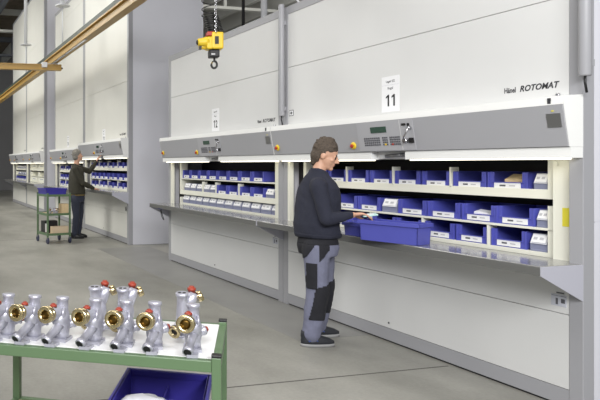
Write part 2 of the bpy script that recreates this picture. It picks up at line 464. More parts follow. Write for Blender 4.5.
DB = ((1.095, 1.715, 2.335), (), (.757, 1.38, 2.0, 2.62))
DA = ((), (.36 + 1.49 - .0 - .68, 1.80, 2.235), ())
rowsB = [(1.37, .052), (1.123, .016), (.958, .03)]
rowsA = [(1.336, .016), (1.138, .055), (.952, .03)]
rowsE = [(1.47, .05), (1.235, .016), (1.045, .035)]
rowsF = [(1.385, .05), (1.15, .016), (.962, .03)]
DE = ((.963, 1.641, 2.319), (), (.963, 1.641, 2.319))
cabB = cabinet(3.0, 3.30, 0, 'white rotary storage cabinet marked 11, in front of the man in the navy sweater', '11', duct=-.045, rows=rowsB, divs=DB, icon=True)
cabA = cabinet(6.295, 3.30, 0, 'white rotary storage cabinet marked 12, left of the cabinet marked 11', '12', duct=-.045, rows=rowsA, divs=((), (1.17, 1.815, 2.235), ()), cable=True)
cabE = cabinet(11.56, 5.95, .085, 'tall rotary storage cabinet being operated by the grey-haired man', '13', rows=rowsE, divs=DE, tall=True)
cabF = cabinet(14.86, 5.95, .0, 'tall rotary storage cabinet beyond the trolley, left of the grey-haired man', '14', rows=rowsF, divs=DE, tall=True)
cabG = cabinet(19.65, 7.4, .0, 'tall rotary storage cabinet with cream drawers, far down the hall', None, rows=rowsF, divs=((1.625,), (), ()), tall=True)
cabH = cabinet(22.945, 7.4, .0, 'farthest tall rotary storage cabinet, at the left edge of the hall', None, rows=rowsF, divs=((), (), ()), tall=True)
# yellow notice on the right guide panel of cabinet 11
MB().box(.053, .0555, .112, .172, 1.15, 1.27).obj('warning_sticker', 'sticker', cabB)

# ---------------------------------------------------------------- bins
def make_bin(w, label):
    """open-front storage bin; front faces -x, origin at front bottom centre"""
    t = thing('storage_bin', label, 'storage bin')
    h, d, th = .126, .36, .004
    mb = MB(); y = w / 2 - .003
    mb.box(.004, d, -y + .012, y - .012, 0.0, .006)                       # base
    mb.box(d - th, d, -y, y, .006, h)                                     # back
    for s in (-1, 1):
        mb.box(0.01, d, s * y - (th if s > 0 else 0), s * y + (0 if s > 0 else th), .006, h)
        a, c = (s * y - s * .042, s * y)
        mb.box(.0, .012, min(a, c), max(a, c), 0, h - .002)               # front pillars
        mb.box(-.006, .004, min(s * y - s * .012, s * y), max(s * y - s * .012, s * y), 0, h - .002)
        mb.box(0.0, d, min(s * y - s * .008, s * y), max(s * y - s * .008, s * y), h - .008, h)
    mb.box(0, .012, -y + .042, y - .042, 0, .052)                          # front lip
    mb.box(-.008, .004, -y + .03, y - .03, .048, .054)
    mb.obj('body', 'blue', t)
    lb = MB().box(-.005, -.001, -y + .052, y - .05, .007, .048).obj('label_card', 'label', t)
    L = 2 * y - .112
    MB().box(-.006, -.0052, y - .07 - L * .36, y - .07 - L * .12, .022, .034).obj('print', 'key', lb)
    MB().box(-.006, -.0052, -y + .07 + L * .1, -y + .07 + L * .34, .024, .032).obj('print', 'soft', lb)
    return t

def make_box(w, label):
    """small parts box with a pale sloping front flap"""
    t = thing('parts_box', label, 'parts box')
    y = w / 2 - .004
    mb = MB(); mb.prism([(0, 0), (.30, 0), (.30, .118), (.03, .118), (0, .055)], 'y', -y, y)
    mb.box(-.004, .0, -y + .006, y - .006, 0, .012)
    mb.obj('body', 'greybin', t, .004)
    fl = MB().prism([(-.004, .05), (.026, .116), (.022, .118), (-.008, .052)], 'y', -y + .008, y - .008).obj('flap', 'clear', t)
    MB().prism([(-.0065, .062), (.0175, .112), (.0155, .112), (-.0085, .062)], 'y', -y + .018, y - .018).obj('label_card', 'label', fl)
    for a, c in ((-.5, -.1), (.2, .6)): MB().prism([(-.0015, .08), (.006, .096), (.004, .096), (-.0035, .08)], 'y', y * a, y * c).obj('print', 'soft', fl)
    return t

ORD = ['first', 'second', 'third', 'fourth', 'fifth', 'sixth', 'seventh', 'eighth', 'ninth', 'tenth', 'eleventh', 'twelfth', 'thirteenth']
protos = {}
def put(kind, x, y, z, w, label, group):
    if kind not in protos:
        p = make_bin(.30, label) if kind == 'bin' else make_box(.20, label)
        p['group'] = group
        protos[kind] = p
        p.location = (x, y, z); p.scale = (1, w / (.30 if kind == 'bin' else .20), 1)
        return p
    return dup(protos[kind], (x, y, z), 0, label, group, w / (.30 if kind == 'bin' else .20))

NAME = {}
def fill(Y0, rows, items, who):
    for (fl, th), its, rn in zip(rows, items, ('top', 'middle', 'bottom')):
        cnt = {'bin': 0, 'box': 0}
        for (k, yc, w) in its:
            i = cnt[k]; cnt[k] += 1
            what = 'blue open bin' if k == 'bin' else 'grey flap box'
            lab = '%s, %s from right of its kind, %s shelf, %s' % (what, ORD[i], rn, who)
            if i == 0: lab = '%s, rightmost of its kind, %s shelf, %s' % (what, rn, who)
            # stay clear of the 12 mm lip behind which they stand
            put(k, FX + .108, Y0 + yc, fl + .0005, w - .008, lab, '%s on the %s shelf of %s' % ('blue bins' if k == 'bin' else 'grey parts boxes', rn, who))

B_, X_ = 'bin', 'box'
fill(3.0, rowsB, (
    [(X_, .36, .115), (B_, .61, .33), (B_, .93, .31), (B_, 1.25, .295), (B_, 1.56, .295), (B_, 1.87, .295), (B_, 2.18, .295), (B_, 2.49, .295), (B_, 2.80, .30)],
    [(X_, .345, .10), (B_, .55, .31), (B_, .85, .31), (B_, 1.175, .33), (B_, 1.505, .33), (X_, 1.77, .20), (B_, 2.03, .31), (B_, 2.345, .31), (B_, 2.66, .31), (X_, 2.9, .16)],
    [(X_, .375, .14), (B_, .60, .29), (B_, .91, .29), (B_, 1.215, .30), (B_, 1.54, .30), (B_, 1.84, .30), (B_, 2.16, .30), (B_, 2.46, .30), (B_, 2.8, .30)]), 'cabinet facing navy-clad man')
ra = [2.96, 2.68, 2.375, 2.08, 1.78, 1.475, 1.165, .85, .555]
row1A = [(B_, (a + c) / 2, abs(a - c)) for a, c in zip(ra[:-1], ra[1:])][::-1]
r2A = [(X_, .44, .19), (B_, .70, .31), (B_, 1.00, .30), (B_, 1.335, .30), (B_, 1.645, .31), (X_, 1.92, .19), (X_, 2.12, .20), (X_, 2.36, .20), (X_, 2.58, .21), (X_, 2.80, .22)]
r3 = [2.97, 2.71, 2.48, 2.265, 2.045, 1.82, 1.585, 1.345, 1.115, .89, .65, .40]
r3A = [(X_, .35, .09)] + [(X_, (a + c) / 2, abs(a - c) - .006) for a, c in zip(r3[:-1], r3[1:])][::-1]
fill(6.295, rowsA, (row1A, r2A, r3A), 'cabinet behind yellow hoist')
def eight(): return [(B_, .302 + .678 * (i // 2) + .161 + .322 * (i % 2), .320) for i in range(8)]
fill(11.56, rowsE, (eight(), eight(), eight()), 'cabinet facing grey-haired man')
fill(14.86, rowsF, (eight(), eight(), eight()), 'cabinet behind green trolley')
H_ = [(X_, .45 + .2 * i, .19) for i in range(12)]
fill(22.945, rowsF, (H_, H_[::2], eight()), 'farthest cabinet')

def cream_box(yc, z, w, h, lab):
    t = thing('drawer_box', lab, 'storage box', (FX + .105, 19.65 + yc, z + .0005), 0, 'cream boxes in the cabinet far down the hall')
    MB().box(0, .36, -w / 2, w / 2, 0, h).obj('body', 'white', t, .004)
    MB().box(-.008, 0, -w * .2, w * .2, h * .55, h * .7).obj('grip', 'clear', t)
for i, yc in enumerate((.95, 2.3)):
    sd = ('right', 'left')[i]
    cream_box(yc, rowsF[0][0], 1.25, .17, 'wide cream box on the %s of the top shelf, far cabinet with cream drawers' % sd)
    cream_box(yc, rowsF[2][0], 1.25, .15, 'wide cream box on the %s of the bottom shelf, far cabinet with cream drawers' % sd)
    cream_box(yc + .5, rowsF[1][0], .25, .13, 'narrow cream box on the %s of the middle shelf, far cabinet with cream drawers' % sd)

# a few loose things lying in bins of cabinet 11
def loose(name, label, cat, m, loc, size, rot):
    mb = MB().box(-size[0] / 2, size[0] / 2, -size[1] / 2, size[1] / 2, -size[2] / 2, size[2] / 2)
    o = mb.obj(name, m, None, .003); o.location = loc; o.rotation_euler = rot
    return tag(o, label, cat)
loose('carton', 'flat tan carton poking out of a blue bin, top shelf of cabinet 11', 'carton', 'card', (4.24, 3.58, 1.445), (.16, .2, .035), (0, R(-14), R(20)))
loose('carton', 'cream carton standing behind the grey box, right end of top shelf of cabinet 11', 'carton', 'card', (4.462, 3.36, 1.4312), (.08, .10, .12), (0, 0, 0))
loose('parts_pouch', 'pale bag of parts in a blue bin on the middle shelf of cabinet 11', 'bag', 'paper', (4.2, 3.83, 1.163), (.1, .18, .06), (R(6), R(-8), .3))

# tray crate in front of the man, on the counter
def crate(name, label, loc, rz, L, Wd, h, m='deep', group=None):
    t = thing(name, label, 'crate', loc, rz, group)
    mb = MB(); th = .006; i = .012
    mb.box(-Wd / 2 + i, Wd / 2 - i, -L / 2 + i, L / 2 - i, 0, .008)
    for s in (-1, 1):
        mb.rings([[Vector((s * (Wd / 2 - i - e), -L / 2 + i, 0)), Vector((s * (Wd / 2 - i - e), L / 2 - i, 0)), Vector((s * (Wd / 2 - .004 - e), L / 2 - .004, h)), Vector((s * (Wd / 2 - .004 - e), -L / 2 + .004, h))] for e in (0, th)], smooth=False)
        mb.rings([[Vector((-Wd / 2 + i, s * (L / 2 - i - e), 0)), Vector((Wd / 2 - i, s * (L / 2 - i - e), 0)), Vector((Wd / 2 - .004, s * (L / 2 - .004 - e), h)), Vector((-Wd / 2 + .004, s * (L / 2 - .004 - e), h))] for e in (0, th)], smooth=False)
    mb.obj('body', m, t)
    mb = MB()
    for s in (-1, 1):
        a = s * (Wd / 2 - .012); c = s * (Wd / 2 + .008)
        mb.box(min(a, c), max(a, c), -L / 2 - .008, L / 2 + .008, h - .03, h)
        a = s * (L / 2 - .012); c = s * (L / 2 + .008)
        mb.box(-Wd / 2 + .0, Wd / 2 - .0, min(a, c), max(a, c), h - .03, h)
    mb.obj('rim', m, t, .003)
    return t
tray = crate('tray_crate', 'long blue crate on the counter, held by the man in the navy sweater', (3.722, 4.262, .9315), R(17), .50, .195, .165, 'blue')
crate('small_crate', 'small blue crate on the counter behind the hand of the man in navy', (3.80, 4.73, .9315), R(4), .2, .24, .115, 'blue')

# ---------------------------------------------------------------- table trolley with castings
TX, TY, TR_ = .7644, 2.5347, -29.8
TB = thing('table_trolley', 'green-framed table with white top carrying metal castings, in the foreground', 'table', (TX, TY, 0), R(TR_))
L2, D2 = .48, .2675
for sx in (-1, 1):
    for sy in (-1, 1):
        lg = MB().box(sx * L2 - .017, sx * L2 + .017, sy * D2 - .017, sy * D2 + .017, 0.02, .862).obj('leg', 'green', TB, .003)
        MB().box(sx * L2 - .0175, sx * L2 + .0175, sy * D2 - .0175, sy * D2 + .0175, .862, .871).obj('end_cap', 'black', lg, .002)
        MB().prof((sx * L2, sy * D2, 0), (sx * L2, sy * D2, .03), [(0, .022), (.02, .022), (.03, .012)], 14).obj('foot', 'black', lg)
for sy in (-1, 1):
    MB().box(-L2 + .017, L2 - .017, sy * (D2) - .015, sy * D2 + .015, .808, .8495).obj('rail', 'green', TB, .003)
    MB().box(-L2 + .017, L2 - .017, sy * (D2) - .015, sy * D2 + .015, .405, .44).obj('rail', 'green', TB, .003)
for sx in (-1, 1):
    MB().box(sx * L2 - .015, sx * L2 + .015, -D2 + .017, D2 - .017, .808, .8495).obj('rail', 'green', TB, .003)
    MB().box(sx * L2 - .015, sx * L2 + .015, -D2 + .017, D2 - .017, .405, .44).obj('rail', 'green', TB, .003)
MB().box(-L2 + .015, L2 - .015, -D2 + .015, D2 - .015, .835, .85).obj('table_top', 'board', TB)
MB().box(-L2 + .015, L2 - .015, -D2 + .015, D2 - .015, .42, .432).obj('lower_shelf', 'tan', TB)

TM = Matrix.Translation((TX, TY, .8505)) @ Matrix.Rotation(R(TR_), 4, 'Z')
def on_table(x, y): return TM @ Vector((x, y, 0))
def bcast(t):
    """pump casting; brass port and small outlet face -y"""
    mb = MB()
    mb.prism([(-.022, -.012), (.046, -.03), (.052, .05), (-.01, .062)], 'z', 0, .012)               # foot flange
    mb.prof((.018, .012, .006), (.02, .022, .19), [(0, .03), (.03, .03), (.06, .034), (.095, .030), (.12, .024), (.16, .0225), (.162, .0262), (.174, .0262), (.175, .0235)], 22)
    mb.ball((.016, .008, .088), (.036, .04, .042))
    mb.prof((.012, .03, .115), (-.014, -.06, .122), [(0, .03), (.05, .031), (.085, .027), (.094, .027)], 22)   # side branch
    mb.prof((.02, .0, .075), (-.016, -.098, .02), [(0, .022), (.04, .0175), (.095, .015), (.097, .0195), (.116, .0195)], 18)   # slanting outlet
    mb.prism([(-.018, -.098), (.022, -.098), (.03, -.055), (-.006, -.05)], 'z', 0.0, .012)
    mb.prof((.03, .02, .06), (.062, .045, .07), [(0, .02), (.03, .017), (.034, .021), (.042, .021)], 16)
    mb.ball((.034, -.006, .118), (.008, .024, .024))
    mb.obj('body', 'alu', t)
    d = Vector((-.026, -.09, .007)).normalized(); p = Vector((-.012, -.05, .122))
    nut = MB()
    n = 24
    nut.prof(p, p + d, [(0, .03), (.006, .0335), (.016, .0335), (.017, .027), (.02, .027), (.021, .035), (.034, .035), (.037, .031), (.036, .0205), (.03, .0185), (.012, .0180)], n)
    nt_ = nut.obj('brass_nut', 'brass', t)
    MB().prof(p + d * .024, p + d, [(0, .0178), (.002, .0178), (.0022, .006)], 18).obj('bore', 'brassd', nt_)
    q = Vector((-.016, -.098, .02)); dd = (q - Vector((.02, 0, .075))).normalized(); e = Vector((.02, 0, .075)) + dd * .1161
    MB().prof(e, e + dd, [(0, .0148), (.0008, .0145)], 16).obj('outlet_bore', 'hole', t)
    pl = MB().prof((-.004, -.028, .14), (-.004, -.028, .2), [(0, .010), (.008, .010), (.0085, .0145), (.0155, .0145), (.016, .009), (.021, .008)], 8).obj('plug', 'plug', t)
    MB().prof((-.004, -.028, .138), (-.004, -.028, .2), [(0, .0155), (.0085, .0155)], 16).obj('washer', 'brass', pl)
    MB().prof((.062, .045, .07), (.09, .062, .074), [(0, .012), (.016, .012)], 6).obj('plug', 'plug', t)
    return t
def bcast_back(t):
    """the same kind of casting laid over, its two-hole port turned up and to the front"""
    mb = MB()
    mb.prism([(-.03, -.03), (.04, -.03), (.05, .05), (-.02, .05)], 'z', 0, .012)
    mb.prof((.0, .01, .004), (-.006, -.02, .21), [(0, .034), (.05, .036), (.11, .031), (.16, .026), (.192, .025), (.194, .030), (.206, .030), (.207, .0265)], 22)
    mb.ball((.006, .01, .09), (.04, .042, .06))
    mb.prof((.01, .02, .12), (.045, .03, .205), [(0, .03), (.05, .028), (.09, .027)], 20)
    mb.prof((-.005, -.01, .07), (-.03, -.075, .045), [(0, .026), (.05, .023), (.072, .023)], 18)
    mb.obj('body', 'alu', t)
    ax = (Vector((-.006, -.02, .21)) - Vector((0, .01, .004))).normalized(); e = Vector((0, .01, .004)) + ax * .2071
    mb = MB()
    for s in (-1, 1): mb.prof(e + Vector((s * .0105, 0, 0)), e + Vector((s * .0105, 0, 0)) + ax, [(0, .0085), (.0008, .0084)], 14)
    mb.obj('port_hole', 'hole', t)
    d = Vector((-.025, -.065, -.025)).normalized(); p = Vector((-.028, -.07, .047))
    n_ = MB().prof(p, p + d, [(0, .026), (.012, .0265), (.013, .030), (.024, .030), (.026, .026), (.025, .017), (.012, .015)], 22).obj('brass_nut', 'brass', t)
    MB().prof(p + d * .015, p + d, [(0, .015), (.001, .0148)], 16).obj('bore', 'hole', n_)
    pl = MB().prof((.034, .024, .2), (.036, .018, .3), [(0, .017), (.014, .017), (.0145, .020), (.026, .020), (.027, .013), (.034, .012)], 8).obj('plug', 'plug', t)
    MB().prof((.06, .034, .18), (.1, .04, .2), [(0, .024), (.012, .026), (.024, .024), (.028, .018)], 18).obj('union_nut', 'brass', t)
    MB().prof((-.012, -.055, .078), (-.014, -.06, .12), [(0, .013), (.012, .013), (.014, .010)], 6).obj('plug', 'plug', t)
    return t
# castings standing along the front edge, table coordinates
FRONT = ((-.380, -4, 'leftmost in the front row, at the table edge'), (-.266, -3, 'second from left in the front row'), (-.148, 0, 'third from left in the front row'), (-.012, 0, 'fourth from left in the front row'), (.112, 6, 'fifth from left in the front row'), (.226, 11, 'sixth in the front row, just before the gap'), (.372, 12, 'rightmost in the front row, alone past the gap'))
c0 = None
for x, rz, lab in FRONT:
    lab = 'silver pump casting with brass port, ' + lab
    P_ = on_table(x, -.172); r_ = R(TR_ + rz)
    if c0 is None:
        c0 = bcast(thing('pump_casting', lab, 'pump casting', P_, r_, 'pump castings on the table')); c0.scale = (1, 1, .95)
    else: dup(c0, P_, r_, lab, 'pump castings on the table')
c1 = None
for i, (x, y, rz, lab) in enumerate(((-.035, .045, -2, 'leftmost of the back row'), (.085, .045, 3, 'middle of the back row'), (.335, .015, 0, 'behind the rightmost front one'))):
    lab = 'silver pump casting with a two-hole port upward, ' + lab
    P_ = on_table(x, y); r_ = R(TR_ + rz)
    if c1 is None: c1 = bcast_back(thing('pump_casting', lab, 'pump casting', P_, r_, 'pump castings on the table')); c1.scale = (.87, .87, .87)
    else: dup(c1, P_, r_, lab, 'pump castings on the table')

# blue crate on the lower shelf
p = TM @ Vector((.25, .01, 0))
cr = crate('divided_crate', 'blue divided crate on the lower shelf of the green table', (p.x, p.y, .4325), R(TR_ + 90 - 2), .36, .42, .205)
cr.rotation_euler = (0, 0, R(TR_ + 90))
mb = MB(); mb.box(-.19, .19, -.003, .003, .008, .15); mb.box(.02, .026, -.165, .165, .008, .15); mb.obj('divider', 'deep', cr)
bagm = MB(); bagm.ball((0, 0, .0), (.10, .075, .026))
for v in bagm.bm.verts: v.co += Vector((random.uniform(-.004, .004), random.uniform(-.004, .004), random.uniform(-.005, .005)))
bg_ = bagm.obj('plastic_bag', 'paper'); q = TM @ Vector((.20, -.11, 0)); bg_.location = (q.x, q.y, .612); bg_.rotation_euler = (0, 0, R(-30))
tag(bg_, 'crumpled white plastic bag in the blue crate under the table', 'bag')

# ---------------------------------------------------------------- distant tool trolley
TR = thing('tool_trolley', 'green three-tier trolley on castors behind the grey-haired man', 'trolley', (2.715, 12.385, 0), R(10))
a_, d_ = .235, .27
for sx in (-1, 1):
    for sy in (-1, 1):
        MB().box(sx * a_ - .017, sx * a_ + .017, sy * d_ - .017, sy * d_ + .017, .13, .99).obj('post', 'green', TR, .003)
        w = MB().box(sx * a_ - .02, sx * a_ + .02, sy * d_ - .022, sy * d_ + .022, .085, .13).obj('castor', 'steel', TR)
        MB().prof((sx * a_ - .016, sy * d_, .0625), (sx * a_ + .016, sy * d_, .0625), [(0, .05), (.004, .0625), (.028, .0625), (.032, .05)], 20).obj('wheel', 'rubber', w)
for z in (.19, .58, .95):
    mb = MB()
    for s in (-1, 1):
        mb.box(-a_, a_, s * d_ - .012, s * d_ + .012, z - .03, z + .014); mb.box(s * a_ - .012, s * a_ + .012, -d_, d_, z - .03, z + .014)
    sh = mb.obj('tier_frame', 'green', TR)
    MB().box(-a_, a_, -d_, d_, z - .012, z).obj('tier_board', 'board' if z > .9 else 'tan', sh)
def on_tr(x, y, z):
    v = Matrix.Rotation(R(10), 4, 'Z') @ Vector((x, y, 0)); return (2.715 + v.x, 12.385 + v.y, z)
crate('shallow_crate', 'shallow blue crate on top of the green trolley', on_tr(-.02, .03, .951), R(10 + 90), .46, .44, .125)
cr2 = bpy.data.objects['shallow_crate']; cr2.rotation_euler = (0, 0, R(10))
loose('cardboard_box', 'small tan cardboard box on the middle tier of the trolley', 'box', 'card', on_tr(.16, -.13, .581 + .095), (.15, .16, .19), (0, 0, R(10)))
for i, (x, y) in enumerate(((-.14, -.12), (-.045, -.16), (.035, -.10), (-.06, .06))):
    nm_ = ('leftmost of the front ones', 'in the front, beside the leftmost', 'next to the cardboard box', 'at the back')[i]
    d_o = dup(c0, on_tr(x, y, .5815), R(20 + 70 * i), 'silver metal casting on the middle tier of the trolley, ' + nm_, 'castings on the trolley'); d_o.scale = (.62, .62, .62)
loose('black_carton', 'black carton with white label on the bottom tier of the trolley', 'box', 'black', on_tr(-.08, .03, .191 + .12), (.28, .2, .24), (0, 0, R(10)))
bx = bpy.data.objects['black_carton']
MB().box(-.13, -.06, -.102, -.1, -.1, .07).obj('label_card', 'label', bx)
loose('wooden_tray', 'long pale wooden tray along the front of the trolley bottom tier', 'tray', 'tan', on_tr(.05, -.175, .191 + .07), (.34, .12, .14), (0, 0, R(10)))

# ---------------------------------------------------------------- crane rails, hangers, hoist
RX = 3.1
rl = thing('crane_rail', 'ochre crane runway rail with dark green top, running along the tall cabinets', 'crane rail', (RX, 16, 3.98))
MB().box(-.03, .03, -12.5, 14, -.10, .02).obj('girder', 'gold', rl)
mb = MB(); mb.box(-.075, .075, -12.5, 14, -.125, -.10); mb.box(-.075, .075, -12.5, 14, .02, .045); mb.obj('flange', 'gold', rl)
MB().box(-.055, .055, -12.5, 14, .045, .14).obj('cover_strip', 'dgreen', rl)
MB().box(-.10, -.08, -5.0, -2.2, -.19, -.165).obj('conductor_bar', 'steel', rl)
for i, y in enumerate((13.25, 17.85)):
    h = thing('hanger_rod', ['pale hanger tube with round plate, above the trolley man', 'second hanger tube with round plate, left of the grey column'][i], 'hanger', (RX, y, 4.12), 0, 'rail hangers')
    MB().cyl((0, 0, .85), (0, 0, 4.09), .05, n=18).obj('tube', 'pipe', h)
    MB().prof((0, 0, .82), (0, 0, .9), [(0, .12), (.01, .16), (.028, .16), (.034, .06)], 24).obj('plate', 'pipe', h)
    MB().cyl((0, 0, .004), (0, 0, .83), .013, n=8).obj('rod', 'pipe', h)
br = thing('crane_bridge', 'ochre crane bridge girder hung across below the runway rail', 'crane bridge', (3.1, 14.0, 3.76), R(-4))
mb = MB(); mb.box(-9, .14, -.055, .055, -.075, .045); mb.box(-9, .14, -.08, .08, -.085, -.065); mb.box(-9, .14, -.08, .08, .03, .045); mb.obj('girder', 'gold', br)
e = MB().box(-.31, -.19, -.12, .1, -.03, .085).obj('trolley_carriage', 'pipe', br, .006)
MB().box(-.20, .06, -.07, .07, .046, .064).obj('end_truck', 'steel', br)
MB().prof((.14, 0, -.03), (.2, 0, -.03), [(0, .02), (.03, .02), (.04, .01)], 12).obj('buffer', 'black', br)
br2 = thing('crane_bridge', 'ochre crane bridge carrying the hoist, just above the picture', 'crane bridge', (3.1, 6.4, 3.76))
mb = MB(); mb.box(-9, .14, -.055, .055, -.075, .045); mb.box(-9, .14, -.08, .08, -.085, -.065); mb.box(-9, .14, -.08, .08, .03, .045); mb.obj('girder', 'gold', br2)
MB().box(-.1, .1, -.07, .07, .046, .064).obj('end_truck', 'steel', br2)

hs = thing('chain_hoist', 'yellow chain hoist with black hook and coiled cable, hanging in front of cabinet 12', 'hoist', (3.205, 6.39, 2.885), R(-14.66)); hs.scale = (.93, .93, .93)
mb = MB(); mb.box(-.035, .105, -.09, .09, -.075, .125); mb.box(-.09, .03, -.075, .075, -.075, .075)
mb.obj('body', 'yellow', hs, .018, 3)
mb = MB(); mb.prof((-.06, -.02, .02), (-.2, -.02, .01), [(0, .06), (.04, .058), (.08, .048), (.11, .046), (.13, .04)], 18); mb.cyl((-.06, .02, -.035), (-.17, -.0, -.04), .036, .026); mb.obj('handle', 'yellow', hs)
mb = MB(); mb.prof((-.185, -.02, .01), (-.25, -.02, .005), [(0, .03), (.012, .03), (.02, .018)], 14); mb.box(-.175, -.145, -.04, .0, -.075, -.035); mb.obj('grip_end', 'black', hs)
MB().box(-.085, .0, -.08, .05, .08, .13).obj('motor_cap', 'red', hs, .008)
mb = MB(); mb.box(-.0, .045, -.096, -.088, -.02, .07); mb.obj('vent', 'black', hs)
mb = MB(); mb.box(-.055, .065, -.06, .06, -.17, -.077); hb = mb.obj('hook_block', 'black', hs, .014)
MB().box(-.035, .01, -.0615, -.0595, -.14, -.126).obj('nameplate', 'steel', hb)
hk = MB().tube([(0.012, 0, -.16), (.012, 0, -.205)] + [(.01 + .033 * math.sin(a), 0, -.25 + .042 * math.cos(a)) for a in [i * .3 for i in range(17)]], .013, 10).obj('hook', 'black', hs)
MB().cyl((-.005, .0, -.21), (-.022, 0, -.245), .010).obj('latch', 'brass', hs)
pts = []; z = .12; th = 0
while z < .795:
    pit = .025 if z < .33 else (.05 if z < .36 else .105)
    pts.append((.0 - .05 * min(1, max(0, (z - .12) / .2)) + (.07 if z < .33 else .085) * math.cos(th), .07 * math.sin(th), z)); th += .36; z += pit * .36 / 6.283
MB().tube(pts, .0062, 6).obj('coiled_cable', 'black', hs)
pts = []; z = .12; th = 0
while z < .33:
    pts.append((.085 - .07 * (z - .12) / .2 + .03 * math.cos(th), .03 * math.sin(th) - .05, z)); th += .36; z += .018 * .36 / 6.283
MB().tube(pts, .0055, 6).obj('coiled_cable', 'black', hs)
mb = MB(); z = .12
k = 0
while z < .80:
    rr = [(.012 + (.013 * math.cos(a) if k % 2 else 0), (0 if k % 2 else .013 * math.cos(a)) - .088, z + .016 * math.sin(a)) for a in [i * .785 for i in range(9)]]
    mb.tube(rr, .0052, 5); z += .024; k += 1
mb.obj('chain', 'chrome', hs)
MB().cyl((.012, -.088, .785), (.012, -.088, .81), .03).obj('chain_anchor', 'steel', hs)

# pipes rising from the top of cabinet 12
pp = thing('vertical_pipe', 'pale vertical pipe rising above cabinet 12 near its right end', 'pipe', (4.45, 7.42, 3.30))
mb = MB(); mb.cyl((0, 0, .0), (0, 0, 4.8), .042); mb.obj('tube', 'pipe', pp); MB().prof((0, 0, 0), (0, 0, .1), [(0, .09), (.012, .09)], 16).obj('flange', 'steel', pp)
pp = thing('cable_conduit', 'thin black conduit rising above cabinet 12, left of the pale pipe', 'conduit', (4.45, 7.96, 3.30))
MB().cyl((0, 0, 0), (0, 0, 4.8), .022).obj('tube', 'black', pp); MB().box(-.04, .04, -.04, .04, 0, .03).obj('clamp', 'steel', pp)
tag(MB().cyl((4.5, 6.5, 3.31), (4.9, 8.2, 4.5), .012).obj('stay_wire', 'pipe'), 'thin pale stay slanting up behind the top of cabinet 12', 'stay')

# ---------------------------------------------------------------- people
def bake(mb, name, mats, parent, voxel, smooth=4, fac=.5, paint=None, push=None):
    """unify the closed pieces of mb into one continuous skin"""
    bmesh.ops.recalc_face_normals(mb.bm, faces=mb.bm.faces)
    o = mb.obj(name, mats)
    m = o.modifiers.new('r', 'REMESH'); m.mode = 'VOXEL'; m.voxel_size = voxel; m.use_smooth_shade = True
    if smooth:
        s = o.modifiers.new('s', 'SMOOTH'); s.factor = fac; s.iterations = smooth
    dg = bpy.context.evaluated_depsgraph_get()
    me = bpy.data.meshes.new_from_object(o.evaluated_get(dg))
    bpy.data.objects.remove(o)
    me.materials.clear()
    for k in (mats if isinstance(mats, (list, tuple)) else [mats]): me.materials.append(M[k])
    if push:
        me.update()
        ns = [v.normal.copy() for v in me.vertices]
        for v, nn in zip(me.vertices, ns): v.co += nn * push(v.co)
    for p in me.polygons:
        p.use_smooth = True
        if paint: p.material_index = paint(p.center)
        else: p.material_index = 0
    me.name = name
    o = bpy.data.objects.new(name, me); COL.objects.link(o)
    if parent: o.parent = parent
    return o

def patch(src, name, m, parent, pred, off=.004):
    bm = bmesh.new(); bm.from_mesh(src.data)
    bm.normal_update()
    bmesh.ops.delete(bm, geom=[f for f in bm.faces if not pred(f.calc_center_median(), f.normal)], context='FACES')
    for v in bm.verts: v.co += v.normal * off
    r = bmesh.ops.extrude_face_region(bm, geom=bm.faces[:])
    for v in [g for g in r['geom'] if isinstance(g, bmesh.types.BMVert)]: v.co -= v.normal * (off * .9)
    me = bpy.data.meshes.new(name); bm.to_mesh(me); bm.free()
    me.materials.clear(); me.materials.append(M[m])
    for p in me.polygons: p.material_index = 0; p.use_smooth = True
    o = bpy.data.objects.new(name, me); COL.objects.link(o); o.parent = parent
    return o

def V(*a): return Vector(a)
def oval(c, fw, rt, hf, hr, n=24, p=2.4):
    out = []
    for i in range(n):
        a = 2 * math.pi * i / n; ca, sa = math.cos(a), math.sin(a)
        out.append(Vector(c) + fw * (hf * math.copysign(abs(ca) ** (2 / p), ca)) + rt * (hr * math.copysign(abs(sa) ** (2 / p), sa)))
    return out

def add_head(mb, H, fw, up, rt, s):
    """head shapes: H centre of the skull, fw face direction; s = head height"""
    def q(f, r, u): return H + fw * f * s + rt * r * s + up * u * s
    rot = Matrix((fw, rt, up)).transposed()
    mb.ball(q(-.05, 0, .09), (s * .395, s * .315, s * .37), rot=rot, seg=22)          # cranium
    mb.ball(q(.10, 0, -.10), (s * .27, s * .265, s * .36), rot=rot, seg=20)           # face
    mb.ball(q(.13, 0, -.32), (s * .20, s * .20, s * .15), rot=rot)                    # jaw
    mb.ball(q(.29, 0, -.385), (s * .085, s * .10, s * .075), rot=rot)                 # chin
    mb.ball(q(.27, 0, .06), (s * .09, s * .20, s * .05), rot=rot)                     # brow
    mb.limb([(q(.335, 0, .03), s * .036), (q(.40, 0, -.06), s * .05), (q(.44, 0, -.125), s * .046)])  # nose
    for sd in (-1, 1):
        mb.ball(q(.385, sd * .055, -.14), (s * .045, s * .04, s * .035), rot=rot)
        mb.ball(q(.24, sd * .165, -.1), (s * .09, s * .09, s * .08), rot=rot)         # cheek
        mb.ball(q(-.04, sd * .305, -.04), (s * .085, s * .03, s * .13), rot=rot)      # ear
        mb.ball(q(.30, sd * .125, .005), (s * .04, s * .06, s * .035), rot=rot)       # eyelid
    mb.ball(q(.345, 0, -.235), (s * .045, s * .105, s * .03), rot=rot)
    mb.ball(q(.335, 0, -.275), (s * .045, s * .095, s * .03), rot=rot)
    return q

